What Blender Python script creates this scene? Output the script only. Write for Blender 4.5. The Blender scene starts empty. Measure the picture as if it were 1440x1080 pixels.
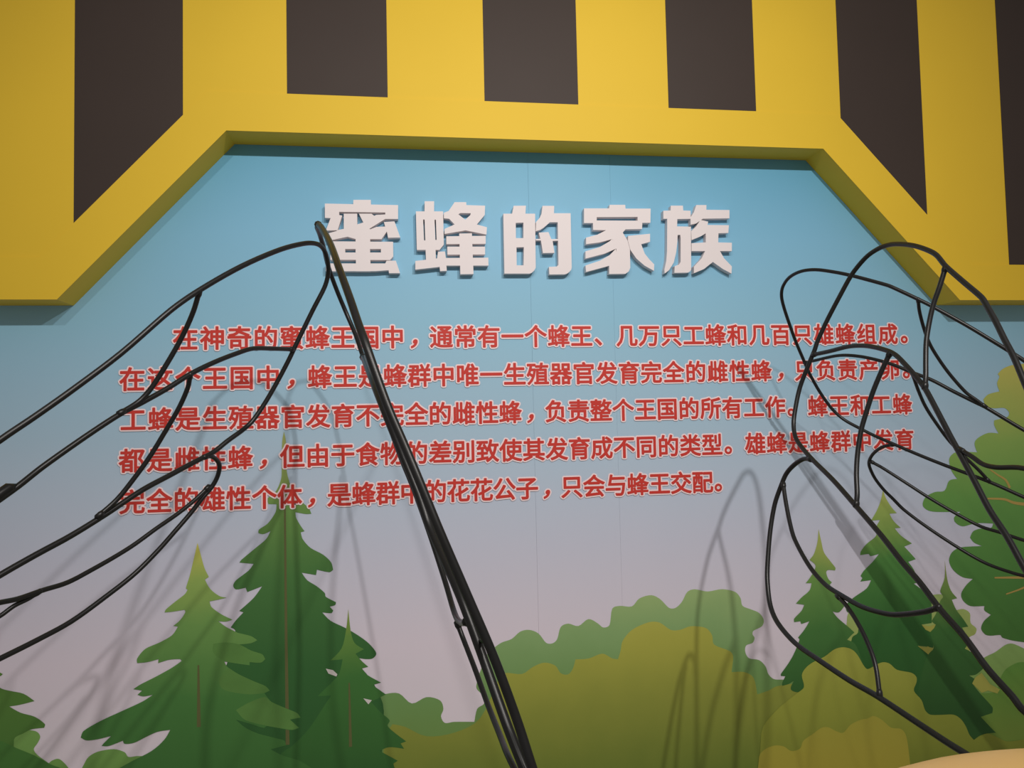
import bpy, bmesh, math, random
import numpy as np
from mathutils import Matrix, Vector
from mathutils.geometry import delaunay_2d_cdt

scene = bpy.context.scene
col = scene.collection
random.seed(4)

# ------------------------------------------------------------------ camera
cam_data = bpy.data.cameras.new('camera')
cam_data.sensor_fit = 'HORIZONTAL'
cam_data.sensor_width = 36.0
cam_data.lens = 27.0
cam = bpy.data.objects.new('camera', cam_data)
col.objects.link(cam)
cam_r = Vector((0.98979, -0.14081, -0.02207))
cam_u = Vector((0.01491, -0.05171, 0.99855))
cam_f = Vector((0.14175, 0.98869, 0.04908))
cm = Matrix((cam_r, cam_u, -cam_f)).transposed().to_4x4()
cm.translation = (-0.5201, -2.5739, 1.5672)
cam.matrix_world = cm
scene.camera = cam

# ------------------------------------------------------------------ world, lamps, exposure
world = bpy.data.worlds.new('world')
scene.world = world
world.use_nodes = True
world.node_tree.nodes['Background'].inputs[0].default_value = (1.0, 0.93, 0.88, 1)
world.node_tree.nodes['Background'].inputs[1].default_value = 0.26

def spot(name, loc, target, power, size, color, radius=0.03, blend=1.0):
    d = bpy.data.lights.new(name, 'SPOT')
    d.energy = power; d.spot_size = math.radians(size); d.spot_blend = blend
    d.color = color; d.shadow_soft_size = radius
    o = bpy.data.objects.new(name, d); col.objects.link(o)
    o.location = loc
    o.rotation_euler = (Vector(target) - Vector(loc)).to_track_quat('-Z', 'Y').to_euler()
    return o
# three ceiling spotlights in front of the wall, above the picture: their places follow from the
# shadows that the wires and the yellow edge throw on the mural
spot('ceiling_spotlight_right_offscreen', (0.50, -2.70, 3.30), (0.35, 0.0, 1.75), 150, 100, (1.0, 0.95, 0.90), 0.022)
spot('ceiling_spotlight_middle_offscreen', (-0.20, -2.70, 3.30), (-0.65, 0.0, 1.60), 85, 95, (1.0, 0.95, 0.90), 0.022)
spot('ceiling_spotlight_left_offscreen', (-1.00, -2.70, 3.30), (-0.80, 0.0, 1.60), 45, 95, (1.0, 0.95, 0.90), 0.03)

scene.view_settings.view_transform = 'Standard'
scene.view_settings.look = 'None'
scene.view_settings.gamma = 1.0
scene.view_settings.use_curve_mapping = False
scene.view_settings.exposure = 0.0

# ------------------------------------------------------------------ materials
def mat(name, color, rough=0.6, spec=0.3, noise=0.0, nscale=30, bump=0.0, bscale=200):
    m = bpy.data.materials.new(name); m.use_nodes = True
    nt = m.node_tree; b = nt.nodes['Principled BSDF']
    b.inputs['Base Color'].default_value = (*color, 1)
    b.inputs['Roughness'].default_value = rough
    b.inputs['Specular IOR Level'].default_value = spec
    if noise:
        tc = nt.nodes.new('ShaderNodeTexCoord'); n = nt.nodes.new('ShaderNodeTexNoise')
        n.inputs['Scale'].default_value = nscale; n.inputs['Detail'].default_value = 4
        nt.links.new(tc.outputs['Object'], n.inputs['Vector'])
        mx = nt.nodes.new('ShaderNodeMix'); mx.data_type = 'RGBA'
        mx.inputs[6].default_value = (*[c * (1 - noise) for c in color], 1)
        mx.inputs[7].default_value = (*[min(1, c * (1 + noise)) for c in color], 1)
        nt.links.new(n.outputs['Fac'], mx.inputs[0]); nt.links.new(mx.outputs[2], b.inputs['Base Color'])
    if bump:
        tc = nt.nodes.new('ShaderNodeTexCoord'); n = nt.nodes.new('ShaderNodeTexNoise')
        n.inputs['Scale'].default_value = bscale; n.inputs['Detail'].default_value = 3
        nt.links.new(tc.outputs['Object'], n.inputs['Vector'])
        bp = nt.nodes.new('ShaderNodeBump'); bp.inputs['Strength'].default_value = bump
        bp.inputs['Distance'].default_value = 0.002
        nt.links.new(n.outputs['Fac'], bp.inputs['Height']); nt.links.new(bp.outputs[0], b.inputs['Normal'])
    return m

def print_mat(name, stops, rough=0.45, tint=1.0, mottle=0.05, mscale=9):
    """ink colours of the printed picture, blended by height on the sheet"""
    m = bpy.data.materials.new(name); m.use_nodes = True
    nt = m.node_tree; b = nt.nodes['Principled BSDF']
    b.inputs['Roughness'].default_value = rough
    b.inputs['Specular IOR Level'].default_value = 0.25
    tc = nt.nodes.new('ShaderNodeTexCoord'); sp = nt.nodes.new('ShaderNodeSeparateXYZ')
    nt.links.new(tc.outputs['Object'], sp.inputs[0])
    z0, z1 = stops[0][0], stops[-1][0]
    mr = nt.nodes.new('ShaderNodeMapRange'); mr.inputs[1].default_value = z0; mr.inputs[2].default_value = z1
    nz = nt.nodes.new('ShaderNodeTexNoise'); nz.inputs['Scale'].default_value = mscale
    nz.inputs['Detail'].default_value = 3
    nt.links.new(tc.outputs['Object'], nz.inputs['Vector'])
    ad = nt.nodes.new('ShaderNodeMath'); ad.operation = 'MULTIPLY_ADD'
    nt.links.new(nz.outputs['Fac'], ad.inputs[0]); ad.inputs[1].default_value = mottle
    nt.links.new(sp.outputs['Z'], ad.inputs[2])
    sb = nt.nodes.new('ShaderNodeMath'); sb.operation = 'SUBTRACT'
    nt.links.new(ad.outputs[0], sb.inputs[0]); sb.inputs[1].default_value = mottle * 0.5
    nt.links.new(sb.outputs[0], mr.inputs[0])
    cr = nt.nodes.new('ShaderNodeValToRGB')
    els = cr.color_ramp.elements
    while len(els) < len(stops): els.new(0.5)
    for e, (z, c) in zip(els, stops):
        e.position = (z - z0) / (z1 - z0); e.color = (*[min(1, x * tint) for x in c], 1)
    nt.links.new(mr.outputs[0], cr.inputs[0]); nt.links.new(cr.outputs[0], b.inputs['Base Color'])
    return m

# ------------------------------------------------------------------ helpers
def tag(o, label=None, cat=None, group=None, kind=None):
    if label: o['label'] = label
    if cat: o['category'] = cat
    if group: o['group'] = group
    if kind: o['kind'] = kind
    return o

def link(name, me, m=None, parent=None):
    o = bpy.data.objects.new(name, me); col.objects.link(o)
    if m: me.materials.append(m)
    if parent: o.parent = parent
    return o

def empty(name, loc=(0, 0, 0)):
    o = bpy.data.objects.new(name, None); col.objects.link(o)
    o.empty_display_size = 0.1; o.location = loc
    return o

def mesh(name, v, f, smooth=False):
    me = bpy.data.meshes.new(name); me.from_pydata(v, [], f); me.update()
    if smooth: me.polygons.foreach_set('use_smooth', [True] * len(me.polygons))
    return me

def box(x0, x1, y0, y1, z0, z1):
    v = [(x, y, z) for x in (x0, x1) for y in (y0, y1) for z in (z0, z1)]
    f = [(0, 1, 3, 2), (4, 6, 7, 5), (0, 4, 5, 1), (2, 3, 7, 6), (0, 2, 6, 4), (1, 5, 7, 3)]
    return v, f

def inside(p, poly):
    x, y = p; r = False; j = len(poly) - 1
    for i in range(len(poly)):
        xi, yi = poly[i]; xj, yj = poly[j]
        if (yi > y) != (yj > y) and x < (xj - xi) * (y - yi) / (yj - yi) + xi: r = not r
        j = i
    return r

def fill(polys, holes=()):
    """triangulated union of polygons minus holes -> 2-D verts, triangles"""
    vs, es = [], []
    for pl in list(polys) + list(holes):
        b = len(vs); n = len(pl)
        vs += [Vector(p) for p in pl]
        es += [(b + i, b + (i + 1) % n) for i in range(n)]
    ov, oe, of, *_ = delaunay_2d_cdt(vs, es, [], 0, 1e-6)
    keep = []
    for t in of:
        c = ((ov[t[0]].x + ov[t[1]].x + ov[t[2]].x) / 3, (ov[t[0]].y + ov[t[1]].y + ov[t[2]].y) / 3)
        if any(inside(c, p) for p in polys) and not any(inside(c, h) for h in holes): keep.append(tuple(t))
    return [(v.x, v.y) for v in ov], keep

def slab(polys, holes, y_front, y_back):
    """flat shape in the XZ plane given thickness from y_front to y_back"""
    v2, tris = fill(polys, holes)
    used = sorted({i for t in tris for i in t}); mp = {i: k for k, i in enumerate(used)}
    n = len(used)
    v = [(v2[i][0], y_front, v2[i][1]) for i in used] + [(v2[i][0], y_back, v2[i][1]) for i in used]
    f, cnt = [], {}
    for t in tris:
        a, b, c = (mp[i] for i in t)
        A, B, Cc = v[a], v[b], v[c]
        if (B[0] - A[0]) * (Cc[2] - A[2]) - (B[2] - A[2]) * (Cc[0] - A[0]) < 0: b, c = c, b
        f.append((a, b, c)); f.append((a + n, c + n, b + n))
        for e in ((a, b), (b, c), (c, a)): cnt[e] = 1
    for (a, b) in cnt:
        if (b, a) not in cnt: f.append((b, a, a + n, b + n))
    return v, f

def smooth_outline(pts, steps=4, corner=70):
    """round the soft bends of a closed outline, keep its sharp tips"""
    n = len(pts); P = [Vector(p) for p in pts]; sharp = []
    for i in range(n):
        a = P[i] - P[i - 1]; b = P[(i + 1) % n] - P[i]
        ang = math.degrees(a.angle(b)) if a.length > 0 and b.length > 0 else 180
        sharp.append(ang > corner)
    out = []
    for i in range(n):
        p1, p2 = P[i], P[(i + 1) % n]
        p0 = P[i - 1] if not sharp[i] else p1
        p3 = P[(i + 2) % n] if not sharp[(i + 1) % n] else p2
        L = (p2 - p1).length
        t1 = (p2 - p0) * 0.5; t2 = (p3 - p1) * 0.5
        if t1.length > L: t1 *= L / t1.length
        if t2.length > L: t2 *= L / t2.length
        for k in range(steps):
            t = k / steps; h = t * t * (3 - 2 * t)
            out.append(p1 * (1 - h) + p2 * h + t1 * (t * (1 - t) ** 2) - t2 * (t * t * (1 - t)))
    return [(p.x, p.y) for p in out]

def spline3(pts, steps=5):
    P = [Vector(p) for p in pts]; n = len(P)
    if n == 2: return P
    out = []
    for i in range(n - 1):
        p1, p2 = P[i], P[i + 1]; p0 = P[i - 1] if i else p1; p3 = P[i + 2] if i + 2 < n else p2
        L = (p2 - p1).length; t1 = (p2 - p0) * .5; t2 = (p3 - p1) * .5
        if t1.length > L: t1 *= L / t1.length
        if t2.length > L: t2 *= L / t2.length
        for k in range(steps):
            t = k / steps; h = t * t * (3 - 2 * t)
            out.append(p1 * (1 - h) + p2 * h + t1 * (t * (1 - t) ** 2) - t2 * (t * t * (1 - t)))
    out.append(P[-1]); return out

def tube(path, r, sides=10):
    P = [Vector(p) for p in path]; v, f = [], []
    d = (P[1] - P[0]).normalized(); nrm = d.orthogonal().normalized()
    for i, p in enumerate(P):
        a = P[max(0, i - 1)]; b = P[min(len(P) - 1, i + 1)]
        d = (b - a).normalized(); nrm = (nrm - d * nrm.dot(d)).normalized(); bi = d.cross(nrm)
        rr = r[i] if isinstance(r, (list, tuple)) else r
        for k in range(sides):
            a_ = 2 * math.pi * k / sides
            v.append(p + (nrm * math.cos(a_) + bi * math.sin(a_)) * rr)
    for i in range(len(P) - 1):
        for k in range(sides):
            k2 = (k + 1) % sides
            f.append((i * sides + k, i * sides + k2, (i + 1) * sides + k2, (i + 1) * sides + k))
    f.append(tuple(range(sides))[::-1]); f.append(tuple((len(P) - 1) * sides + k for k in range(sides)))
    return v, f

# ------------------------------------------------------------------ measured outlines (millimetres, X and height on the wall; wires X,Y,Z)
TITLE = {
 '蜜': ([[(-6708, 22930), (-6697, 23100), (-6134, 23111), (-6130, 22941)], [(-7619, 22959), (-5242, 22951), (-5246, 22684), (-5667, 22677), (-5666, 22695), (-7163, 22691), (-7164, 22584), (-7066, 22570), (-7220, 22077), (-7598, 22063), (-7440, 22478), (-7623, 22485)], [(-5666, 22701), (-5246, 22690), (-5249, 22485), (-5669, 22479)], [(-7015, 22632), (-6583, 22640), (-6584, 22071), (-7021, 22065)], [(-6523, 22641), (-6118, 22647), (-6029, 22578), (-5954, 22610), (-5667, 22630), (-5669, 22479), (-6260, 22100), (-6589, 22095), (-6587, 22280), (-6383, 22350)], [(-7020, 22126), (-6589, 22132), (-6171, 22101), (-6174, 21799), (-6646, 21794), (-6904, 21867), (-7424, 21748), (-7572, 21728), (-7525, 21972), (-7273, 22046), (-7199, 22087)], [(-6276, 22075), (-5959, 22209), (-5673, 22222), (-5716, 22376), (-5368, 22403), (-5186, 21861), (-5588, 21849), (-5621, 22062), (-5799, 21801), (-6279, 21795)], [(-6642, 22131), (-6170, 22138), (-6173, 20725), (-6641, 20722)], [(-7454, 21708), (-5424, 21716), (-5425, 21222), (-5538, 21104), (-7460, 21098)], [(-7609, 20975), (-5690, 20989), (-5644, 21082), (-5342, 21084), (-5212, 20669), (-5574, 20667), (-5582, 20765), (-6009, 20732), (-7611, 20716)]],
  [[(-6983, 21459), (-6647, 21462), (-6649, 21346), (-6985, 21343)], [(-6179, 21467), (-5825, 21471), (-5826, 21354), (-6180, 21350)]]),
 '蜂': ([[(-4372, 22739), (-4360, 23098), (-4046, 23104), (-4053, 22745)], [(-4656, 22750), (-3751, 22765), (-3746, 21641), (-3897, 21459), (-4646, 21452)], [(-4356, 21479), (-4025, 21483), (-4019, 21094), (-4347, 21092)], [(-4703, 21080), (-4346, 21123), (-3978, 21172), (-3944, 21396), (-3713, 21408), (-3686, 21190), (-3663, 20755), (-3884, 20745), (-3900, 20887), (-4708, 20789)], [(-3727, 22719), (-3565, 22784), (-3359, 23086), (-2970, 23093), (-2966, 22993), (-2333, 22985), (-2349, 22670), (-2627, 22338), (-2285, 22248), (-2306, 21996), (-3004, 22132), (-3718, 22000), (-3715, 22172), (-3373, 22327), (-3554, 22518), (-3730, 22531)], [(-3223, 22022), (-2798, 22037), (-2769, 20651), (-3212, 20643)], [(-3658, 21923), (-2332, 21955), (-2338, 21682), (-3662, 21658)], [(-3633, 21574), (-2361, 21587), (-2367, 21318), (-3632, 21300)], [(-3686, 21190), (-2260, 21212), (-2256, 20942), (-3691, 20932)]],
  [[(-4422, 22480), (-4373, 22480), (-4360, 21774), (-4403, 21774)], [(-4042, 22479), (-3996, 22480), (-3983, 21794), (-4026, 21794)], [(-3242, 22674), (-3173, 22719), (-2822, 22718), (-2839, 22655), (-3013, 22495)]]),
 '的': ([[(-1357, 22997), (-935, 23011), (-957, 22718), (-1417, 22710)], [(-1717, 22721), (-623, 22739), (-645, 20884), (-701, 20783), (-782, 20710), (-862, 20678), (-1723, 20673)], [(-360, 23015), (47, 23022), (34, 22766), (615, 22776), (604, 20892), (579, 20813), (513, 20739), (437, 20685), (350, 20659), (-179, 20650), (-188, 20912), (84, 20927), (143, 20978), (155, 22455), (-118, 22451), (-331, 22267), (-460, 22185), (-615, 22136), (-597, 22454), (-466, 22599), (-399, 22743)], [(-511, 22089), (-175, 22110), (-84, 21872), (156, 21875), (155, 21818), (-38, 21809), (16, 21396), (-384, 21386), (-444, 21820), (-619, 21818), (-618, 21866), (-462, 21874)]],
  [[(-1297, 22411), (-1034, 22425), (-1046, 21892), (-1303, 21889)], [(-1291, 21573), (-1038, 21582), (-1061, 20960), (-1298, 20958)]]),
 '家': ([[(1092, 22953), (1983, 22969), (1999, 23094), (2558, 23104), (2567, 22971), (3472, 22987), (3447, 22485), (3156, 22480), (3137, 22263), (2545, 22243), (2414, 22096), (1877, 22204), (1394, 22206), (1392, 22446), (1078, 22441)], [(1885, 22221), (2423, 22116), (2087, 21905), (1612, 21776), (1129, 21708), (1136, 21935), (1536, 22043)], [(2057, 21905), (2216, 21576), (1769, 21385), (1095, 21207), (1102, 21461), (1608, 21611), (1971, 21821)], [(2174, 21554), (2274, 21101), (1925, 20966), (1103, 20743), (1088, 20969), (1594, 21137), (1957, 21338)], [(1885, 22221), (2444, 22125), (2605, 21849), (2681, 21560), (2674, 20897), (2615, 20773), (2498, 20689), (1916, 20678), (1925, 20966), (2201, 21075), (2195, 21555), (2070, 21892), (1913, 22006)], [(2631, 22015), (3422, 22100), (3413, 21817), (3090, 21730), (3208, 21399), (3372, 21192), (3537, 21027), (3521, 20799), (3194, 20975), (2904, 21222), (2701, 21518), (2618, 21841)]],
  [[(1532, 22655), (2992, 22686), (2988, 22553), (1529, 22539)]]),
 '族': ([[(3929, 22920), (4193, 22932), (4207, 23105), (4649, 23113), (4656, 22941), (4926, 22937), (4920, 22650), (4429, 22634), (4412, 22373), (4919, 22372), (4874, 20849), (4829, 20786), (4754, 20743), (4257, 20732), (4278, 20970), (4439, 21025), (4498, 21118), (4527, 21947), (4518, 22073), (4423, 22071), (4406, 21828), (4346, 21451), (4247, 21095), (4066, 20823), (3903, 20705), (3899, 20843), (3978, 21156), (4015, 21490), (4062, 22637), (3920, 22634)], [(5142, 23143), (5514, 23150), (5508, 22981), (6366, 22987), (6354, 22690), (5365, 22661), (5119, 22489), (4913, 22444), (4913, 22696), (5046, 22888)], [(5276, 22618), (5558, 22559), (5532, 22440), (6323, 22443), (6291, 22167), (5925, 22150), (5904, 21824), (6410, 21817), (6398, 21521), (5958, 21517), (6102, 21257), (6377, 20972), (6355, 20719), (6044, 20877), (5681, 21127), (5344, 20873), (4970, 20724), (4978, 20954), (5271, 21250), (5411, 21511), (4910, 21507), (4920, 21784), (5444, 21819), (5456, 22144), (5299, 22049), (4924, 21897), (4922, 22212), (5115, 22383)]],
  []),
}
PRINT = {
 'bush_mid': [(-688,12),(-672,680),(-591,694),(-545,693),(-504,658),(-456,675),(-412,661),(-402,633),(-410,610),(-398,588),(-368,589),(-301,584),(-291,625),(-270,638),(-265,650),(-267,664),(-291,690),(-290,711),(-279,744),(-254,800),(-233,818),(-205,835),(-171,845),(-142,867),(-111,871),(-80,857),(-55,825),(-33,822),(-17,835),(-4,874),(22,884),(57,874),(92,895),(124,879),(143,864),(165,871),(176,925),(203,933),(245,929),(272,954),(315,963),(347,947),(376,917),(399,915),(423,934),(444,967),(471,975),(517,965),(571,970),(618,958),(637,935),(643,909),(676,894),(703,881),(719,857),(712,835),(680,821),(676,809),(683,796),(675,780),(651,772),(647,750),(660,728),(697,719),(720,695),(729,669),(748,651),(776,647),(939,630),(971,12)],
 'bush_olive': [(-610,12),(-595,550),(-567,597),(-526,585),(-458,550),(-365,555),(-282,594),(-221,710),(-198,735),(-139,728),(-101,749),(-63,760),(-26,748),(-8,722),(17,716),(34,734),(44,764),(89,764),(137,777),(171,759),(191,755),(201,783),(209,815),(243,850),(302,872),(341,869),(380,842),(413,840),(453,850),(506,841),(528,815),(534,783),(590,757),(602,738),(594,685),(641,682),(674,660),(685,603),(727,613),(760,626),(939,637),(971,12)],
 'bush_yellow': [(656,12),(694,472),(749,541),(830,596),(858,616),(852,657),(867,681),(895,699),(940,716),(979,739),(1013,744),(1045,734),(1066,713),(1087,676),(1103,662),(1143,678),(1165,682),(1188,675),(1215,652),(1270,638),(1289,622),(1288,602),(1277,574),(1305,539),(1317,503),(1336,486),(1376,482),(1427,479),(1455,462),(1474,434),(1487,403),(1503,384),(1532,397),(1562,402),(1601,384),(1636,368),(1706,370),(1882,380),(2119,349),(2279,12)],
 'bush_front': [(630,12),(683,392),(705,415),(743,425),(775,419),(801,402),(834,407),(848,433),(884,453),(918,472),(945,471),(972,456),(999,449),(1028,474),(1067,488),(1095,491),(1117,498),(1150,480),(1182,452),(1221,444),(1239,417),(1247,346),(1269,12)],
 'fir_yellowtop': [(-1169,1206),(-1179,1162),(-1193,1103),(-1204,1066),(-1199,1061),(-1208,1047),(-1241,1022),(-1264,1003),(-1268,994),(-1246,995),(-1208,999),(-1206,991),(-1222,967),(-1242,951),(-1228,948),(-1246,922),(-1283,902),(-1325,885),(-1349,857),(-1349,843),(-1320,844),(-1286,851),(-1287,839),(-1255,847),(-1222,847),(-1217,841),(-1246,822),(-1293,798),(-1339,777),(-1360,764),(-1334,758),(-1348,746),(-1330,740),(-1302,743),(-1334,724),(-1390,701),(-1454,675),(-1504,648),(-1512,629),(-1495,619),(-1463,620),(-1424,627),(-1445,607),(-1452,599),(-1431,597),(-1390,610),(-1385,600),(-1357,601),(-1320,617),(-1288,629),(-1251,632),(-1269,603),(-1306,572),(-1367,544),(-1437,509),(-1519,469),(-1417,443),(-1334,440),(-1313,12),(-909,12),(-842,392),(-754,389),(-798,455),(-829,484),(-863,507),(-912,526),(-949,548),(-902,557),(-907,572),(-931,581),(-989,601),(-1028,623),(-1054,648),(-1008,631),(-970,616),(-960,621),(-921,611),(-883,602),(-860,608),(-889,636),(-855,639),(-867,655),(-901,672),(-945,695),(-967,724),(-950,731),(-964,746),(-998,763),(-1046,789),(-1079,813),(-1089,831),(-1046,821),(-1012,814),(-1012,824),(-978,820),(-964,830),(-973,846),(-1007,860),(-1043,881),(-1007,883),(-988,891),(-1007,905),(-1045,917),(-1055,922),(-1084,939),(-1107,958),(-1084,955),(-1064,960),(-1098,979),(-1127,1003),(-1133,1021),(-1107,1025),(-1081,1030),(-1103,1036),(-1131,1060),(-1147,1090),(-1135,1098),(-1148,1126),(-1160,1171)],
 'fir_tall': [(-901,1552),(-907,1519),(-909,1440),(-911,1400),(-928,1360),(-954,1338),(-951,1320),(-926,1319),(-929,1294),(-953,1259),(-981,1240),(-983,1229),(-968,1225),(-945,1234),(-959,1209),(-993,1181),(-1035,1147),(-1042,1138),(-998,1132),(-1013,1112),(-1052,1083),(-1061,1067),(-1052,1054),(-1023,1058),(-1018,1044),(-972,1060),(-999,1024),(-1043,986),(-1030,981),(-1055,955),(-1069,936),(-1055,924),(-1079,830),(-1123,679),(-1145,12),(-643,12),(-594,640),(-627,733),(-671,792),(-680,817),(-650,810),(-627,811),(-616,827),(-638,858),(-673,887),(-713,913),(-760,939),(-786,967),(-757,963),(-751,971),(-762,984),(-745,988),(-742,997),(-774,1016),(-777,1028),(-802,1051),(-832,1072),(-849,1097),(-804,1087),(-801,1104),(-762,1094),(-750,1101),(-756,1125),(-781,1151),(-821,1175),(-845,1204),(-851,1226),(-839,1229),(-850,1245),(-865,1273),(-867,1291),(-835,1284),(-817,1284),(-825,1303),(-844,1321),(-874,1360),(-885,1388),(-894,1430),(-895,1519)],
 'fir_slim': [(-703,973),(-711,907),(-726,849),(-761,813),(-723,814),(-733,773),(-750,751),(-803,703),(-760,702),(-774,683),(-832,601),(-884,553),(-918,531),(-951,468),(-974,12),(-439,12),(-461,370),(-561,457),(-566,472),(-552,480),(-610,516),(-578,525),(-531,516),(-542,534),(-524,539),(-559,568),(-583,593),(-576,610),(-606,639),(-634,673),(-587,693),(-629,726),(-602,732),(-645,759),(-662,781),(-642,785),(-662,804),(-682,829),(-655,842),(-685,864),(-697,906)],
 'fir_edge': [(-1992,12),(-2003,495),(-2156,560),(-2072,604),(-2120,649),(-2016,693),(-2064,732),(-1974,773),(-2017,808),(-1941,865),(-1980,893),(-1913,969),(-1939,992),(-1888,1052),(-1870,1158),(-1849,1050),(-1801,984),(-1824,968),(-1760,864),(-1747,844),(-1735,835),(-1743,829),(-1771,829),(-1743,795),(-1716,784),(-1676,772),(-1645,748),(-1685,740),(-1716,737),(-1684,716),(-1644,701),(-1615,677),(-1617,666),(-1653,664),(-1675,654),(-1702,637),(-1699,12)],
 'bush_light': [(-2126,12),(-2092,668),(-1860,696),(-1742,671),(-1673,664),(-1640,657),(-1628,641),(-1635,622),(-1646,604),(-1634,585),(-1603,559),(-1594,566),(-1576,570),(-1560,557),(-1544,535),(-1531,504),(-1515,524),(-1504,545),(-1490,568),(-1463,582),(-1417,586),(-1385,574),(-1374,559),(-1343,559),(-1208,522),(-1124,12)],
 'bush_dark': [(-2126,12),(-2092,689),(-1860,687),(-1741,638),(-1697,613),(-1643,585),(-1599,556),(-1562,537),(-1519,495),(-1457,12)],
 'fir_small_right': [(938,1162),(931,1115),(916,1075),(899,1056),(920,1037),(916,1019),(899,995),(881,975),(903,974),(894,949),(863,926),(841,906),(872,900),(861,880),(832,854),(832,842),(855,844),(858,834),(889,842),(869,814),(844,788),(849,780),(826,733),(803,700),(775,667),(775,660),(791,658),(779,637),(778,626),(800,630),(822,640),(810,620),(812,608),(836,600),(859,611),(910,590),(1087,615),(1082,690),(1059,752),(1029,769),(1046,784),(1058,793),(1034,815),(997,847),(978,871),(1003,867),(1027,891),(995,934),(972,965),(980,973),(967,986),(960,1009),(968,1017),(994,1014),(996,1023),(978,1047),(955,1079),(947,1114)],
 'fir_big_right': [(1193,1291),(1182,1253),(1164,1217),(1141,1184),(1176,1185),(1160,1159),(1158,1129),(1120,1102),(1097,1077),(1093,1063),(1127,1066),(1132,1058),(1166,1064),(1140,1037),(1104,1007),(1091,990),(1098,982),(1089,970),(1131,973),(1113,945),(1061,915),(1032,891),(1034,866),(1069,848),(1072,792),(1048,774),(1032,594),(1340,422),(1401,518),(1352,647),(1339,698),(1311,725),(1300,731),(1333,726),(1361,720),(1363,760),(1353,778),(1326,800),(1320,805),(1360,808),(1363,874),(1358,897),(1336,922),(1297,952),(1316,956),(1301,999),(1279,1031),(1309,1039),(1287,1064),(1266,1086),(1297,1096),(1256,1125),(1232,1153),(1256,1154),(1230,1178),(1214,1206),(1243,1207),(1224,1228),(1203,1262)],
 'fir_slim_right': [(1424,1029),(1420,967),(1400,921),(1410,900),(1398,885),(1384,849),(1359,814),(1376,801),(1352,777),(1363,719),(1339,698),(1316,646),(1290,538),(1340,422),(1475,336),(1506,384),(1544,401),(1594,402),(1574,422),(1536,463),(1583,473),(1585,493),(1541,543),(1508,584),(1524,596),(1498,613),(1525,614),(1558,635),(1515,692),(1486,709),(1505,737),(1479,785),(1504,787),(1486,815),(1460,850),(1444,887),(1466,891),(1443,919),(1430,961)],
 'bush_pale': [(1011,670),(1033,847),(1039,864),(1074,850),(1337,901),(1371,908),(1413,904),(1453,851),(1488,851),(1514,834),(1515,800),(1537,778),(1530,758),(1504,744),(1511,662),(1350,622)],
 'bush_green_right': [(1477,374),(1507,637),(1560,671),(1608,689),(1650,712),(1680,715),(1726,694),(1811,647),(1959,646),(2133,543),(2218,12),(1519,12)],
 'bush_deep_right': [(1511,359),(1538,546),(1602,549),(1625,598),(1650,627),(1694,645),(1723,645),(1839,628),(2013,551),(2158,12),(1547,12)],
 'broadleaf': [(2156,1769),(1974,1798),(1790,1743),(1737,1737),(1700,1724),(1678,1705),(1684,1694),(1673,1670),(1681,1640),(1635,1630),(1613,1612),(1621,1590),(1650,1578),(1698,1578),(1716,1561),(1710,1545),(1689,1540),(1653,1533),(1652,1515),(1668,1484),(1626,1487),(1584,1470),(1568,1452),(1573,1425),(1578,1417),(1493,1420),(1469,1407),(1461,1389),(1469,1352),(1490,1322),(1457,1316),(1437,1281),(1397,1277),(1359,1259),(1347,1231),(1367,1212),(1404,1205),(1498,1202),(1471,1184),(1473,1165),(1501,1149),(1539,1155),(1571,1158),(1627,1154),(1618,1139),(1570,1137),(1543,1128),(1530,1107),(1545,1088),(1577,1074),(1491,1073),(1456,1058),(1441,1028),(1455,994),(1491,966),(1533,957),(1505,936),(1483,906),(1490,880),(1518,860),(1574,857),(1573,841),(1598,824),(1568,802),(1556,777),(1571,755),(1593,749),(1632,749),(1640,739),(1681,726),(1728,717),(1902,688),(2260,613),(2492,1217),(2394,1602)],
 'gap1': [(-776,788),(-754,782),(-740,768),(-743,761),(-768,772)],
 'gap2': [(-659,686),(-632,678),(-643,666)],
 'gap3': [(1319,805),(1348,797),(1375,803),(1368,790),(1352,777),(1334,786)],
 'gap4': [(1300,731),(1332,723),(1339,727),(1360,717),(1340,698)],
 'gap5': [(1508,584),(1522,605),(1548,619),(1580,576),(1618,555),(1607,541),(1570,554),(1544,548)],
 'light1': [(-1122,888),(-1083,890),(-1043,881),(-1007,860),(-973,846),(-964,830),(-978,820),(-1012,824),(-1046,824),(-1089,833),(-1122,860)],
 'light2': [(-1075,810),(-1046,789),(-998,763),(-964,746),(-952,731),(-969,725),(-1015,724),(-1090,743),(-1105,777)],
 'light3': [(-1015,698),(-967,712),(-945,695),(-901,672),(-867,655),(-858,641),(-889,636),(-863,609),(-882,604),(-921,612),(-960,622),(-1026,645),(-1054,678)],
 'light4': [(-1324,857),(-1288,888),(-1229,906),(-1204,893),(-1212,865),(-1261,860)],
}
RIBBON = {
 'trunk1': ([(-1167,825),(-1166,634)], 12),
 'trunk2': ([(-900,1338),(-899,875),(-897,558)], 12),
 'trunk3': ([(-703,738),(-701,536)], 10),
 'branch1': ([(1625,1352),(1656,1331),(1687,1311),(1702,1282)], 10),
 'branch2': ([(1608,1246),(1677,1241),(1715,1227),(1773,1218),(1935,1197)], 14),
 'branch3': ([(1620,957),(1672,955),(1757,953),(1921,974)], 12),
 'branch4': ([(1663,895),(1718,909),(1755,922),(1862,977)], 10),
}
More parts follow.
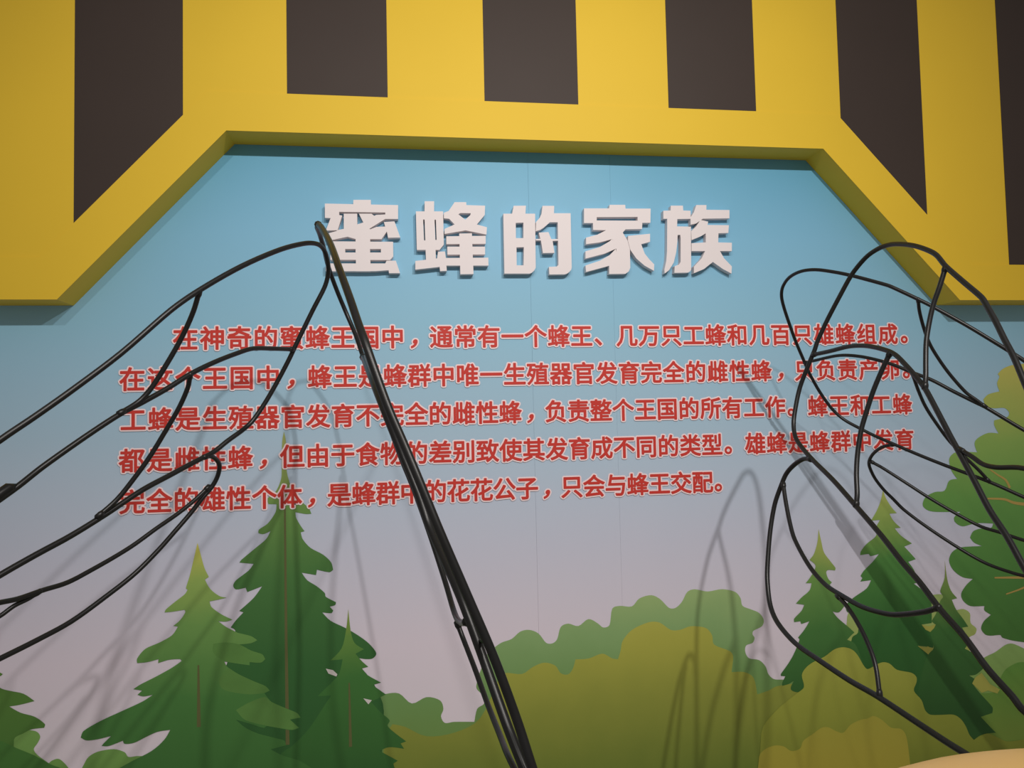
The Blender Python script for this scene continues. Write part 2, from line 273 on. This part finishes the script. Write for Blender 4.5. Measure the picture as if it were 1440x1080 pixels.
WIRES = {
 'A': {
  'leading': ([(-1379,-1346,1200),(-1231,-1310,1473),(-1157,-1241,1556),(-1121,-1204,1594),(-1081,-1166,1637),(-1020,-1110,1706),(-951,-1054,1792),(-909,-1012,1838),(-844,-941,1900),(-778,-860,1954),(-732,-797,1983),(-709,-758,1990),(-698,-728,1983),(-693,-698,1962),(-694,-676,1937),(-704,-667,1905),(-732,-669,1849),(-770,-669,1770),(-791,-670,1725),(-819,-674,1670),(-845,-680,1623),(-870,-693,1583),(-888,-710,1563),(-916,-742,1538),(-941,-769,1514),(-969,-808,1496),(-1007,-859,1471),(-1046,-914,1445),(-1093,-971,1406),(-1136,-1025,1373),(-1174,-1078,1348),(-1210,-1125,1323),(-1281,-1216,1270),(-1379,-1346,1200)], 5.2),
  'cross_vein': ([(-910,-1012,1835),(-923,-1003,1798),(-943,-999,1753),(-966,-1002,1707),(-997,-1011,1650),(-1017,-1023,1622),(-1042,-1052,1599)], 4.6),
  'mid_vein': ([(-780,-675,1753),(-814,-737,1749),(-849,-802,1743),(-878,-846,1727),(-912,-892,1705),(-946,-936,1679),(-980,-975,1648),(-1014,-1015,1620),(-1043,-1051,1597),(-1085,-1097,1557),(-1133,-1148,1508),(-1161,-1174,1477),(-1193,-1207,1444),(-1254,-1266,1378),(-1379,-1346,1200)], 4.9),
  'second_cross_vein': ([(-947,-937,1677),(-954,-926,1652),(-972,-923,1611),(-996,-927,1566),(-1023,-935,1516),(-1049,-946,1474),(-1077,-963,1432),(-1103,-987,1403)], 4.5),
  'tail_lobe': ([(-956,-789,1504),(-946,-770,1505),(-939,-746,1495),(-937,-729,1480),(-944,-719,1456),(-956,-721,1433),(-973,-734,1410),(-996,-748,1377),(-1024,-770,1340),(-1052,-792,1304),(-1088,-825,1263),(-1128,-871,1228),(-1173,-929,1193),(-1212,-988,1174),(-1247,-1045,1160),(-1314,-1154,1134),(-1379,-1346,1200)], 4.9),
  'tail_vein': ([(-961,-732,1434),(-983,-754,1409),(-1012,-786,1382),(-1045,-826,1356),(-1076,-863,1330),(-1100,-895,1313),(-1131,-939,1294),(-1159,-982,1279),(-1184,-1027,1275),(-1207,-1069,1270),(-1225,-1105,1271),(-1282,-1213,1264),(-1379,-1346,1200)], 4.4),
  'tail_fork': ([(-1187,-1033,1274),(-1199,-1048,1265),(-1213,-1069,1258),(-1228,-1087,1245),(-1254,-1125,1230),(-1294,-1191,1216),(-1379,-1346,1200)], 3.8),
 },
 'F': {
  'leading': ([(1459,-1057,1076),(1271,-1076,1378),(1129,-978,1541),(997,-884,1690),(972,-863,1718),(949,-845,1742),(908,-810,1786),(856,-763,1839),(827,-735,1867),(792,-699,1900),(778,-682,1913),(727,-611,1951),(697,-566,1971),(669,-518,1987),(649,-473,1991),(637,-426,1982),(636,-386,1961),(643,-362,1935),(661,-343,1898),(694,-321,1834),(715,-309,1794),(748,-295,1734),(767,-286,1701),(804,-280,1640),(840,-285,1586),(869,-302,1551),(902,-338,1521),(928,-369,1499),(959,-410,1475),(1003,-471,1441),(1046,-532,1410),(1106,-620,1369),(1154,-684,1331),(1372,-978,1164),(1459,-1057,1076)], 4.8),
  'mid_vein': ([(748,-295,1734),(761,-336,1738),(783,-406,1745),(798,-445,1744),(821,-491,1735),(850,-538,1718),(872,-570,1702),(895,-598,1683),(927,-641,1657),(962,-677,1624),(996,-713,1593),(1014,-732,1577),(1074,-787,1516),(1320,-1028,1274),(1459,-1057,1076)], 4.7),
  'cross_vein': ([(829,-736,1865),(841,-722,1838),(861,-707,1799),(886,-695,1753),(913,-693,1710),(943,-696,1666),(977,-707,1619),(996,-720,1598),(1012,-732,1579)], 4.2),
  'second_cross_vein': ([(897,-601,1681),(906,-597,1665),(926,-587,1628),(951,-579,1584),(984,-579,1533),(1019,-584,1482),(1059,-601,1430),(1082,-612,1401),(1105,-620,1370)], 4.4),
  'tail_lobe': ([(961,-411,1472),(951,-369,1463),(949,-326,1441),(953,-297,1417),(962,-284,1396),(984,-276,1359),(1009,-282,1322),(1031,-292,1295),(1059,-307,1259),(1109,-348,1206),(1171,-409,1146),(1214,-462,1109),(1248,-523,1091),(1261,-548,1087),(1426,-927,1052),(1459,-1057,1076)], 4.9),
  'tail_vein': ([(956,-302,1415),(977,-325,1397),(1028,-376,1347),(1067,-413,1309),(1113,-464,1266),(1156,-515,1230),(1182,-560,1217),(1211,-611,1201),(1395,-956,1117),(1459,-1057,1076)], 4.7),
 },
 'N': {
  'leading': ([(449,-1684,1051),(442,-1640,1045),(439,-1468,1096),(441,-1443,1110),(443,-1390,1137),(448,-1332,1174),(451,-1269,1207),(456,-1209,1243),(459,-1154,1272),(464,-1081,1315),(469,-986,1366),(474,-892,1415),(477,-790,1463),(482,-716,1506),(491,-688,1544),(504,-679,1591),(519,-677,1641),(535,-688,1690),(551,-700,1736),(558,-705,1760),(577,-723,1813),(597,-750,1869),(615,-777,1919),(626,-803,1946),(634,-830,1963),(641,-869,1972),(645,-909,1970),(646,-971,1953),(645,-1022,1931),(643,-1056,1911),(637,-1090,1880),(630,-1145,1838),(623,-1204,1794),(620,-1219,1777),(612,-1250,1740),(603,-1281,1700),(595,-1310,1664),(585,-1340,1621),(545,-1460,1447),(482,-1613,1184),(449,-1684,1051)], 5.5),
  'mid_vein': ([(547,-701,1725),(555,-765,1728),(564,-833,1733),(569,-885,1730),(571,-928,1722),(572,-978,1708),(572,-1004,1696),(568,-1044,1669),(565,-1071,1649),(560,-1109,1619),(550,-1157,1570),(539,-1208,1516),(533,-1237,1487),(524,-1281,1441),(514,-1328,1391),(507,-1373,1351),(498,-1416,1308),(459,-1629,1105),(449,-1684,1051)], 5.3),
  'cross_vein': ([(636,-1091,1877),(623,-1087,1836),(611,-1081,1799),(600,-1080,1761),(587,-1085,1719),(577,-1094,1680),(566,-1106,1642),(560,-1110,1619)], 5.0),
  'second_cross_vein': ([(572,-983,1704),(558,-970,1664),(543,-958,1619),(528,-951,1571),(514,-949,1528),(499,-955,1474),(487,-967,1431),(476,-984,1389),(469,-989,1365)], 5.3),
  'outer_vein': ([(536,-1234,1495),(535,-1265,1483),(534,-1294,1470),(536,-1324,1466),(542,-1378,1467),(545,-1486,1438),(527,-1581,1344),(449,-1684,1051)], 4.3),
  'tail_lobe': ([(476,-796,1458),(473,-766,1458),(465,-734,1443),(455,-709,1419),(444,-700,1388),(429,-691,1340),(410,-699,1275),(390,-719,1202),(378,-737,1157),(366,-772,1104),(361,-817,1073),(362,-895,1047),(368,-986,1035),(376,-1089,1024),(383,-1169,1020),(391,-1271,1009),(397,-1344,1001),(400,-1384,998),(409,-1494,988),(428,-1650,996),(449,-1684,1051)], 5.6),
  'tail_vein': ([(446,-707,1392),(438,-730,1357),(427,-768,1306),(419,-805,1267),(412,-881,1217),(411,-949,1188),(414,-1013,1176),(418,-1072,1168),(423,-1123,1168),(430,-1169,1173),(444,-1236,1194),(451,-1266,1209)], 5.0),
  'tail_cross_vein': ([(411,-998,1173),(411,-1030,1160),(408,-1070,1138),(404,-1111,1107),(397,-1147,1071),(385,-1175,1023)], 4.4),
 },
 'B': {
  'near_edge': ([(-717,-675,2058),(-704,-730,2038),(-667,-920,1955),(-637,-1080,1871),(-610,-1180,1794),(-593,-1230,1742),(-581,-1260,1708),(-565,-1280,1659),(-543,-1300,1595),(-516,-1320,1529),(-493,-1340,1471),(-466,-1360,1401),(-425,-1380,1301),(-388,-1400,1210),(-358,-1420,1123),(-341,-1440,1065),(-318,-1460,989)], 7.0),
  'far_edge': ([(-717,-675,2058),(-722,-650,2057),(-721,-590,2052),(-716,-530,2025),(-711,-480,1993),(-694,-440,1940),(-670,-420,1878),(-644,-440,1814),(-624,-480,1754),(-606,-520,1703),(-572,-580,1615),(-527,-660,1488),(-499,-720,1419),(-466,-800,1326),(-435,-880,1228),(-422,-950,1182),(-417,-1000,1172),(-413,-1080,1184),(-418,-1250,1229)], 5.8),
  'middle_vein': ([(-621,-500,1748),(-591,-800,1681),(-561,-950,1606),(-527,-1020,1520),(-499,-1060,1451),(-470,-1100,1366),(-427,-1240,1271),(-395,-1300,1181),(-368,-1360,1101),(-349,-1410,1052),(-323,-1460,989)], 7.8),
  'root_vein': ([(-417,-1000,1164),(-406,-1020,1135),(-390,-1080,1096),(-375,-1150,1056),(-364,-1250,1035),(-359,-1340,1031),(-328,-1460,990)], 5.0),
  'inner_vein': ([(-499,-1060,1446),(-487,-950,1425),(-475,-920,1387),(-457,-960,1337),(-425,-1080,1247),(-399,-1200,1196),(-398,-1385,1232)], 4.1),
 },
}
ROW_X0 = [-1.3492, -1.3418, -1.3385, -1.3422, -1.3412]
ROW_PITCH = [0.08018, 0.08001, 0.07861, 0.07878, 0.07708]
ROW_BEND = [0.00492, 0.02781]
ROW_Z = [1.8573, 1.7284, 1.6, 1.4718, 1.3429]

# ------------------------------------------------------------------ room shell
M_wall = mat('plaster', (0.72, 0.70, 0.66), 0.8, 0.2)
M_floor = mat('grey_floor', (0.50, 0.47, 0.43), 0.5, 0.4, 0.08, 6)
tag(link('floor', mesh('floor', *box(-3.2, 3.2, -5.0, 0.2, -0.1, 0.0)), M_floor), kind='structure')
tag(link('wall_back', mesh('wall_back', *box(-3.2, 3.2, 0.004, 0.2, 0.0, 3.6)), M_wall), kind='structure')

# yellow bulkhead over the mural with its cut-out, border band and stripes
M_yel = mat('yellow_paint', (0.76, 0.51, 0.038), 0.55, 0.2, 0.04, 3, 0.05, 60)
M_brown = mat('dark_brown_paint', (0.050, 0.036, 0.030), 0.55, 0.2, 0.1, 3)
D = 0.117
OPEN = [(-1.540, 1.963), (-1.051, 2.4945), (0.947, 2.4945), (1.443, 1.963)]
BAND = [(-1.590, 2.091), (-1.107, 2.619), (1.005, 2.619), (1.496, 2.091)]
ZT, XL, XR = 3.6, -3.2, 3.2
v, f = slab([[(XL, 1.963)] + OPEN + [(XR, 1.963), (XR, ZT), (XL, ZT)]], [], -D, -0.0006)
fascia = tag(link('wall_upper', mesh('wall_upper', v, f), M_yel), kind='structure')
v, f = slab([[(XL, 1.963)] + OPEN + [(XR, 1.963), (XR, 2.091)] + BAND[::-1] + [(XL, 2.091)]], [], -D - 0.003, -D + 0.001)
link('border_band', mesh('border_band', v, f), M_yel, fascia)

def band_z(x):
    pts = [(XL, 2.091)] + BAND + [(XR, 2.091)]
    for (xa, za), (xb, zb) in zip(pts, pts[1:]):
        if xa <= x <= xb: return za + (zb - za) * (x - xa) / (xb - xa)
PER = 0.6285
for k in range(-3, 8):
    xa = -1.495 + PER * k; xb = xa + 0.3145
    if xb < XL or xa > XR - 0.05: continue
    xa = max(xa, XL + 0.002); xb = min(xb, XR - 0.002)
    xs = [xa] + [p[0] for p in BAND if xa < p[0] < xb] + [xb]
    poly = [(x, band_z(x) + 0.001) for x in xs] + [(xb, ZT - 0.002), (xa, ZT - 0.002)]
    v, f = slab([poly], [], -D - 0.0012, -D + 0.0005)
    link('dark_stripe', mesh('dark_stripe', v, f), M_brown, fascia)

# ------------------------------------------------------------------ printed mural
mural = tag(empty('printed_mural', (0, 0, 0)),
            'printed forest mural with blue-to-lilac sky, fir trees and red Chinese text under the yellow bulkhead', 'mural')
SKY = [(0.30, (0.84, 0.76, 0.81)), (0.85, (0.76, 0.69, 0.78)), (1.15, (0.60, 0.62, 0.74)), (1.55, (0.40, 0.56, 0.69)),
       (1.90, (0.28, 0.53, 0.69)), (2.20, (0.22, 0.49, 0.69)), (2.50, (0.13, 0.40, 0.60))]
for k, (xa, xb) in enumerate(((-3.15, -0.079), (-0.079, 0.212), (0.212, 3.15))):
    v, f = box(xa, xb - 0.0004, -0.0003 * (k == 1), 0.003, 0.012, 2.52)
    link('mural_sheet', mesh('mural_sheet', v, f),
         print_mat('printed_sky_%d' % k, SKY, mottle=0.06, mscale=3), mural)

G = dict(
 fir_warm=[(0.35, (0.045, 0.15, 0.035)), (0.72, (0.075, 0.22, 0.055)), (0.95, (0.17, 0.34, 0.09)), (1.08, (0.30, 0.44, 0.11)), (1.22, (0.62, 0.58, 0.12))],
 fir_tall=[(0.35, (0.03, 0.11, 0.03)), (0.80, (0.042, 0.145, 0.04)), (1.10, (0.075, 0.20, 0.055)), (1.30, (0.15, 0.29, 0.075)), (1.45, (0.29, 0.37, 0.11)), (1.55, (0.36, 0.40, 0.13))],
 fir_slim=[(0.40, (0.035, 0.125, 0.03)), (0.75, (0.06, 0.19, 0.045)), (0.88, (0.14, 0.28, 0.06)), (1.00, (0.33, 0.37, 0.07))],
 fir_r=[(0.55, (0.035, 0.12, 0.03)), (0.80, (0.07, 0.20, 0.05)), (0.98, (0.16, 0.32, 0.08)), (1.10, (0.36, 0.43, 0.11)), (1.25, (0.46, 0.49, 0.13))],
 fir_big=[(0.45, (0.03, 0.105, 0.025)), (0.80, (0.04, 0.15, 0.035)), (1.05, (0.09, 0.26, 0.06)), (1.20, (0.30, 0.42, 0.10)), (1.32, (0.46, 0.48, 0.12))],
 fir_sr=[(0.45, (0.03, 0.10, 0.025)), (0.80, (0.055, 0.17, 0.04)), (0.92, (0.17, 0.29, 0.07)), (1.05, (0.36, 0.38, 0.11))],
 leaf=[(0.75, (0.07, 0.20, 0.04)), (0.98, (0.09, 0.25, 0.055)), (1.25, (0.14, 0.33, 0.075)), (1.45, (0.26, 0.42, 0.10)), (1.72, (0.52, 0.50, 0.12))],
 bush_mid=[(0.35, (0.16, 0.26, 0.05)), (0.68, (0.18, 0.33, 0.11)), (0.85, (0.26, 0.42, 0.17)), (0.98, (0.35, 0.49, 0.20))],
 bush_olive=[(0.35, (0.15, 0.21, 0.035)), (0.60, (0.28, 0.31, 0.055)), (0.80, (0.42, 0.42, 0.075)), (0.95, (0.50, 0.48, 0.10))],
 bush_yel=[(0.30, (0.20, 0.24, 0.035)), (0.55, (0.32, 0.35, 0.055)), (0.85, (0.47, 0.48, 0.09))],
 bush_front=[(0.25, (0.42, 0.36, 0.05)), (0.60, (0.40, 0.38, 0.06))],
 bush_light=[(0.30, (0.12, 0.28, 0.06)), (0.68, (0.22, 0.42, 0.11))],
 bush_dark=[(0.30, (0.045, 0.15, 0.03)), (0.62, (0.075, 0.21, 0.045))],
 fir_edge=[(0.40, (0.07, 0.19, 0.04)), (0.95, (0.12, 0.25, 0.05))],
 bush_pale=[(0.60, (0.42, 0.45, 0.10)), (0.92, (0.36, 0.50, 0.17))],
 bush_green=[(0.45, (0.20, 0.34, 0.08)), (0.80, (0.30, 0.48, 0.15))],
 bush_deep=[(0.40, (0.18, 0.28, 0.05)), (0.75, (0.12, 0.33, 0.06))],
)
M_print = {k: print_mat('printed_' + k, s, mottle=0.10, mscale=7) for k, s in G.items()}
M_gap = mat('printed_sky_gap', (0.70, 0.66, 0.64), 0.45, 0.25)
M_gap_o = mat('printed_olive_gap', (0.42, 0.42, 0.09), 0.45, 0.25)
M_trunk = mat('printed_trunk', (0.13, 0.135, 0.05), 0.45, 0.25)
M_branch = mat('printed_branch', (0.46, 0.33, 0.09), 0.45, 0.25)
LAYERS = [  # outline, layer, material, part name, label
 ('bush_mid', 1, 'bush_mid', 'printed_bush', 'wide mid green bush with a lobed top'),
 ('bush_light', 1, 'bush_light', 'printed_bush', 'light green bush at the foot of the firs'),
 ('bush_pale', 1, 'bush_pale', 'printed_bush', 'pale green bush between two firs'),
 ('bush_olive', 2, 'bush_olive', 'printed_bush', 'olive yellow bush in front of the wide green one'),
 ('bush_green_right', 2, 'bush_green', 'printed_bush', 'light green bush below the broadleaf tree'),
 ('fir_edge', 2, 'fir_edge', 'printed_fir_tree', 'fir tree with only its branch tips showing'),
 ('bush_dark', 3, 'bush_dark', 'printed_bush', 'dark green bush'),
 ('bush_deep_right', 3, 'bush_deep', 'printed_bush', 'deep green bush below the broadleaf tree'),
 ('broadleaf', 3, 'leaf', 'printed_broadleaf_tree', 'green broadleaf tree crown with lobed edge'),
 ('fir_tall', 4, 'fir_tall', 'printed_fir_tree', 'tallest dark green fir'),
 ('fir_big_right', 4, 'fir_big', 'printed_fir_tree', 'large dark fir beside the broadleaf tree'),
 ('fir_slim_right', 5, 'fir_sr', 'printed_fir_tree', 'slim dark fir with a needle-thin tip'),
 ('fir_slim', 5, 'fir_slim', 'printed_fir_tree', 'slim fir with olive tip'),
 ('fir_small_right', 6, 'fir_r', 'printed_fir_tree', 'small fir rising from the yellow bush'),
 ('fir_yellowtop', 7, 'fir_warm', 'printed_fir_tree', 'fir with a yellow top'),
 ('bush_yellow', 10, 'bush_yel', 'printed_bush', 'yellow-olive bush under the firs'),
 ('bush_front', 11, 'bush_front', 'printed_bush', 'ochre yellow bush in front'),
]
LS = 0.00016
def lay(name, pts, layer, m, parent, steps=4):
    v2, tris = fill([pts])
    used = sorted({i for t in tris for i in t}); mp = {i: k for k, i in enumerate(used)}
    y = -0.0006 - LS * layer
    v = [(v2[i][0], y, v2[i][1]) for i in used]
    fs = []
    for t in tris:
        a, b, c = (mp[i] for i in t); A, B, Cc = v[a], v[b], v[c]
        fs.append((a, b, c) if (B[0]-A[0])*(Cc[2]-A[2]) - (B[2]-A[2])*(Cc[0]-A[0]) > 0 else (a, c, b))
    return link(name, mesh(name, v, fs), m, parent)
part = {}
for key, layer, mk, nm, lab in LAYERS:
    pts = smooth_outline([(x / 1000, z / 1000) for x, z in PRINT[key]])
    part[key] = lay(nm, pts, layer, M_print[mk], mural)
    part[key]['label'] = lab
M_lightfir = mat('printed_fir_light', (0.115, 0.26, 0.064), 0.45, 0.25, 0.25, 9)
for key, m in (('light1', M_lightfir), ('light2', M_lightfir), ('light3', M_lightfir)):
    lay('printed_branch_light', smooth_outline([(x / 1000, z / 1000) for x, z in PRINT[key]]), 7.5, m, part['fir_yellowtop'])
for key, layer, m, own in (('gap1', 9, M_gap, 'fir_slim'), ('gap2', 9, M_gap, 'fir_slim'), ('gap3', 9, M_gap_o, 'fir_slim_right'),
                      ('gap4', 9, M_gap_o, 'fir_slim_right'), ('gap5', 9, M_gap_o, 'fir_slim_right')):
    lay('printed_gap', [(x / 1000, z / 1000) for x, z in PRINT[key]], layer, m, part[own])
for key, own in (('trunk1', 'fir_yellowtop'), ('trunk2', 'fir_tall'), ('trunk3', 'fir_slim'), ('branch1', 'broadleaf'),
                 ('branch2', 'broadleaf'), ('branch3', 'broadleaf'), ('branch4', 'broadleaf')):
    pts, w = RIBBON[key]
    p = spline3([(x / 1000, 0, z / 1000) for x, z in pts], 6); w = w / 2000; L, R = [], []
    for i, q in enumerate(p):
        d = (p[min(i + 1, len(p) - 1)] - p[max(i - 1, 0)]).normalized()
        ww = w * (0.45 + 0.55 * i / (len(p) - 1))
        L.append((q.x - d.z * ww, q.z + d.x * ww)); R.append((q.x + d.z * ww, q.z - d.x * ww))
    lay('printed_trunk' if 'trunk' in key else 'printed_branch', L + R[::-1],
        6 if key == 'trunk2' else 8, M_trunk if 'trunk' in key else M_branch, part[own])

# ------------------------------------------------------------------ red printed text
ROWS = ['　　在神奇的蜜蜂王国中，通常有一个蜂王、几万只工蜂和几百只雄蜂组成。',
        '在这个王国中，蜂王是蜂群中唯一生殖器官发育完全的雌性蜂，只负责产卵。',
        '工蜂是生殖器官发育不完全的雌性蜂，负责整个王国的所有工作。蜂王和工蜂',
        '都是雌性蜂，但由于食物的差别致使其发育成不同的类型。雄蜂是蜂群中发育',
        '完全的雄性个体，是蜂群中的花花公子，只会与蜂王交配。']
M_red = mat('red_print', (0.60, 0.048, 0.036), 0.45, 0.25)
M_pink = mat('pale_pink_print', (0.92, 0.74, 0.76), 0.45, 0.25)
fc = bpy.data.curves.new('glyph', 'FONT'); fc.resolution_u = 3
fo = bpy.data.objects.new('glyph', fc); col.objects.link(fo)
def glyph(ch):
    fc.body = ch
    dg = bpy.context.evaluated_depsgraph_get(); dg.update()
    me = bpy.data.meshes.new_from_object(fo.evaluated_get(dg))
    bm = bmesh.new(); bm.from_mesh(me); bpy.data.meshes.remove(me)
    bmesh.ops.remove_doubles(bm, verts=bm.verts, dist=1e-4)
    bmesh.ops.triangulate(bm, faces=bm.faces)
    bm.verts.ensure_lookup_table()
    V = [(x.co.x, x.co.y) for x in bm.verts]
    T = [tuple(x.index for x in fc_.verts) for fc_ in bm.faces]
    E = [(e.verts[0].index, e.verts[1].index) for e in bm.edges if len(e.link_faces) < 2]
    bm.free()
    return V, T, E
def stroke(V, E, h, y0):
    """band of half-width h along the outline edges, with rounded ends"""
    ov, of = [], []
    for a, b in E:
        p, q = Vector(V[a]), Vector(V[b]); d = q - p
        if d.length < 1e-6: continue
        d.normalize(); n = Vector((-d.y, d.x)) * h; y = y0 + random.random() * 0.0012
        k = len(ov)
        for w in (p + n, p - n, q - n, q + n): ov.append((w.x, y, w.y))
        of += [(k, k + 1, k + 2), (k, k + 2, k + 3)]
    for i in sorted({i for e in E for i in e}):
        k = len(ov); y = y0 + random.random() * 0.0012
        for j in range(8):
            a = j * math.pi / 4 + 0.39
            ov.append((V[i][0] + h * math.cos(a), y, V[i][1] + h * math.sin(a)))
        of += [(k, k + j, k + j + 1) for j in range(1, 7)]
    return ov, of
def orient(ov, of):
    r = []
    for a, b, c in of:
        A, B, Cc = ov[a], ov[b], ov[c]
        r.append((a, b, c) if (B[0]-A[0])*(Cc[2]-A[2]) - (B[2]-A[2])*(Cc[0]-A[0]) > 0 else (a, c, b))
    return r
EM = 0.0788
cache = {}
def glyph_parts(ch):
    if ch in cache: return cache[ch]
    V, T, E = glyph(ch)
    if ch in '，、。':
        cx = {'，': 0.22, '、': 0.05, '。': 0.06}[ch]
        V = [((x + cx * 0.6) + (0.25 * y if ch == '，' else 0), y + 0.02) for x, y in V]
    rv = [(x, 0.0, y) for x, y in V]; rf = orient(rv, T)
    sv, sf = stroke(V, E, 0.024, -0.0006); sf = orient(sv, sf)
    red = (rv + sv, rf + [tuple(i + len(rv) for i in t) for t in sf])
    kv, kf = stroke(V, E, 0.085, 0.0)
    cache[ch] = (red, (kv, orient(kv, kf)))
    return cache[ch]
def col_x(r, c):
    u = (c - 17) / 17
    return ROW_X0[r] + ROW_PITCH[r] * c + ROW_BEND[0] * u * u + ROW_BEND[1] * u ** 3
for r, row in enumerate(ROWS):
    bufs = [([], []), ([], [])]
    for c, ch in enumerate(row):
        if ch == '　': continue
        x0 = col_x(r, c) - 0.5 * EM; z0 = ROW_Z[r] - 0.38 * EM
        for (bv, bf), (gv, gf), yb in zip(bufs, glyph_parts(ch), (-0.0038, -0.0030)):
            k = len(bv)
            bv += [(x0 + EM * x, yb + EM * y, z0 + EM * z) for x, y, z in gv]
            bf += [(a + k, b + k, d + k) for a, b, d in gf]
    t = link('text_line', mesh('text_line', *bufs[0]), M_red, mural)
    t['label'] = 'red printed line of Chinese text reading ' + row.strip('　')[:6]
    link('text_outline', mesh('text_outline', *bufs[1]), M_pink, t)
bpy.data.objects.remove(fo); bpy.data.curves.remove(fc)

# ------------------------------------------------------------------ raised heading characters
M_white = mat('white_board', (0.80, 0.735, 0.745), 0.55, 0.3)
LET = {'蜜': 'raised white heading character 蜜 with three strokes on top, first of the heading',
       '蜂': 'raised white heading character 蜂 between 蜜 and 的',
       '的': 'raised white heading character 的, middle of the five in the heading',
       '家': 'raised white heading character 家 under a wide roof stroke, between 的 and 族',
       '族': 'raised white heading character 族, last of the heading, beside 家'}
for ch, (polys, holes) in TITLE.items():
    s = lambda pl: [(x / 10000, z / 10000) for x, z in pl]
    v, f = slab([s(p) for p in polys], [s(h) for h in holes], -0.026, -0.0004)
    o = link('raised_character', mesh('raised_character', v, f), M_white)
    tag(o, LET[ch], 'letter', 'heading characters on the mural')

# ------------------------------------------------------------------ black wire wings
M_wire = mat('black_enamel', (0.009, 0.009, 0.009), 0.36, 0.4, 0.3, 25)
def wing(name, key, label, r, m, root, foot):
    w = empty(name, foot)
    tag(w, label, 'wire wing', 'black wire wings in front of the mural')
    off = Vector(foot)
    for k, (pts, _r) in WIRES[key].items():
        p = spline3([(x / 1000, y / 1000, z / 1000) for x, y, z in pts], 5)
        rr = _r / 1000 * r
        v, f = tube([q - off for q in p], rr)
        nm = 'outer_rod' if k in ('leading', 'near_edge', 'far_edge', 'tail_lobe') else 'vein_rod'
        link(nm, mesh(nm, v, f, True), m, w)
        for end in (p[0], p[-1]):      # blob of weld where a rod meets another
            if (end - Vector(root)).length < 0.05: continue
            d = (p[1] - p[0]).normalized() if end == p[0] else (p[-2] - p[-1]).normalized()
            v, f = tube([end - off - d * 0.006, end - off - d * 0.003, end - off + d * 0.006, end - off + d * 0.014], [rr * .6, rr * 1.25, rr * 1.3, rr * .9], 8)
            link('weld', mesh('weld', v, f, True), m, w)
    if foot[2] > 0: return w       # this wing grows out of the yellow body
    v, f = tube([Vector(root) - off, Vector((foot[0], foot[1], root[2] * 0.6)) - off, Vector((0, 0, 0.0))], 0.012)
    link('mounting_rod', mesh('mounting_rod', v, f, True), m, w)
    v, f = tube([(0, 0, 0), (0, 0, 0.012)], 0.13, 24)
    link('base_plate', mesh('base_plate', v, f), m, w)
    return w
wa = wing('wire_wing', 'A', 'black wire wing with rounded tip by the heading, open cells over the text start', 1.08, M_wire,
     (-1.379, -1.346, 1.200), (-1.50, -1.40, 0))
wing('wire_wing', 'B', 'black wire wing seen edge-on as a slanting bundle of rods across the text', 1.05, M_wire,
     (-0.318, -1.46, 0.989), (-0.25, -1.50, 0))
wing('wire_wing', 'F', 'thin black wire wing with rounded loop tip, close to the printed broadleaf tree', 1.05, M_wire,
     (1.459, -1.057, 1.076), (1.62, -1.05, 0))
wing('wire_wing', 'N', 'thicker dark wire wing arching over the slanted yellow edge above the small firs', 1.05, M_wire,
     (0.449, -1.684, 1.051), (0.449, -1.684, 1.051))
# thick sleeve on the middle rod of the left wing
p = [Vector((x / 1000, y / 1000, z / 1000)) for x, y, z in WIRES['A']['mid_vein'][0]]
off = Vector((-1.50, -1.40, 0)); a, b = p[-4], p[-3]
up = Vector((-0.003, -0.002, 0.006))
v, f = tube([a - off + up * 0.2, a - off + (b - a) * .2 + up, b - off + up, b - off + (b - a) * 3 + up], [0.004, 0.0085, 0.0095, 0.0095], 8)
link('sleeve', mesh('sleeve', v, f, True), M_wire, wa)

# ------------------------------------------------------------------ yellow rounded body standing near the wings
M_body = mat('warm_yellow_gloss', (0.92, 0.58, 0.20), 0.4, 0.4, 0.04, 5)
body = empty('yellow_sculpture', (0.30, -1.72, 0))
tag(body, 'smooth pale orange-yellow rounded body with only its top showing below the wire wings', 'sculpture')
v, f = [], []
NU, NV = 48, 24
for i in range(NV + 1):
    th = math.pi * i / NV
    for j in range(NU):
        ph = 2 * math.pi * j / NU
        v.append((0.45 * math.sin(th) * math.cos(ph), 0.28 * math.sin(th) * math.sin(ph), 0.92 + 0.20 * math.cos(th)))
for i in range(NV):
    for j in range(NU):
        j2 = (j + 1) % NU
        f.append((i * NU + j, (i + 1) * NU + j, (i + 1) * NU + j2, i * NU + j2))
link('body', mesh('body', v, f, True), M_body, body)
v, f = tube([(0, 0, 0.0), (0, 0, 0.02), (0, 0, 0.021), (0, 0, 0.74)], [0.2, 0.2, 0.05, 0.05], 24)
link('stand', mesh('stand', v, f), M_wire, body)
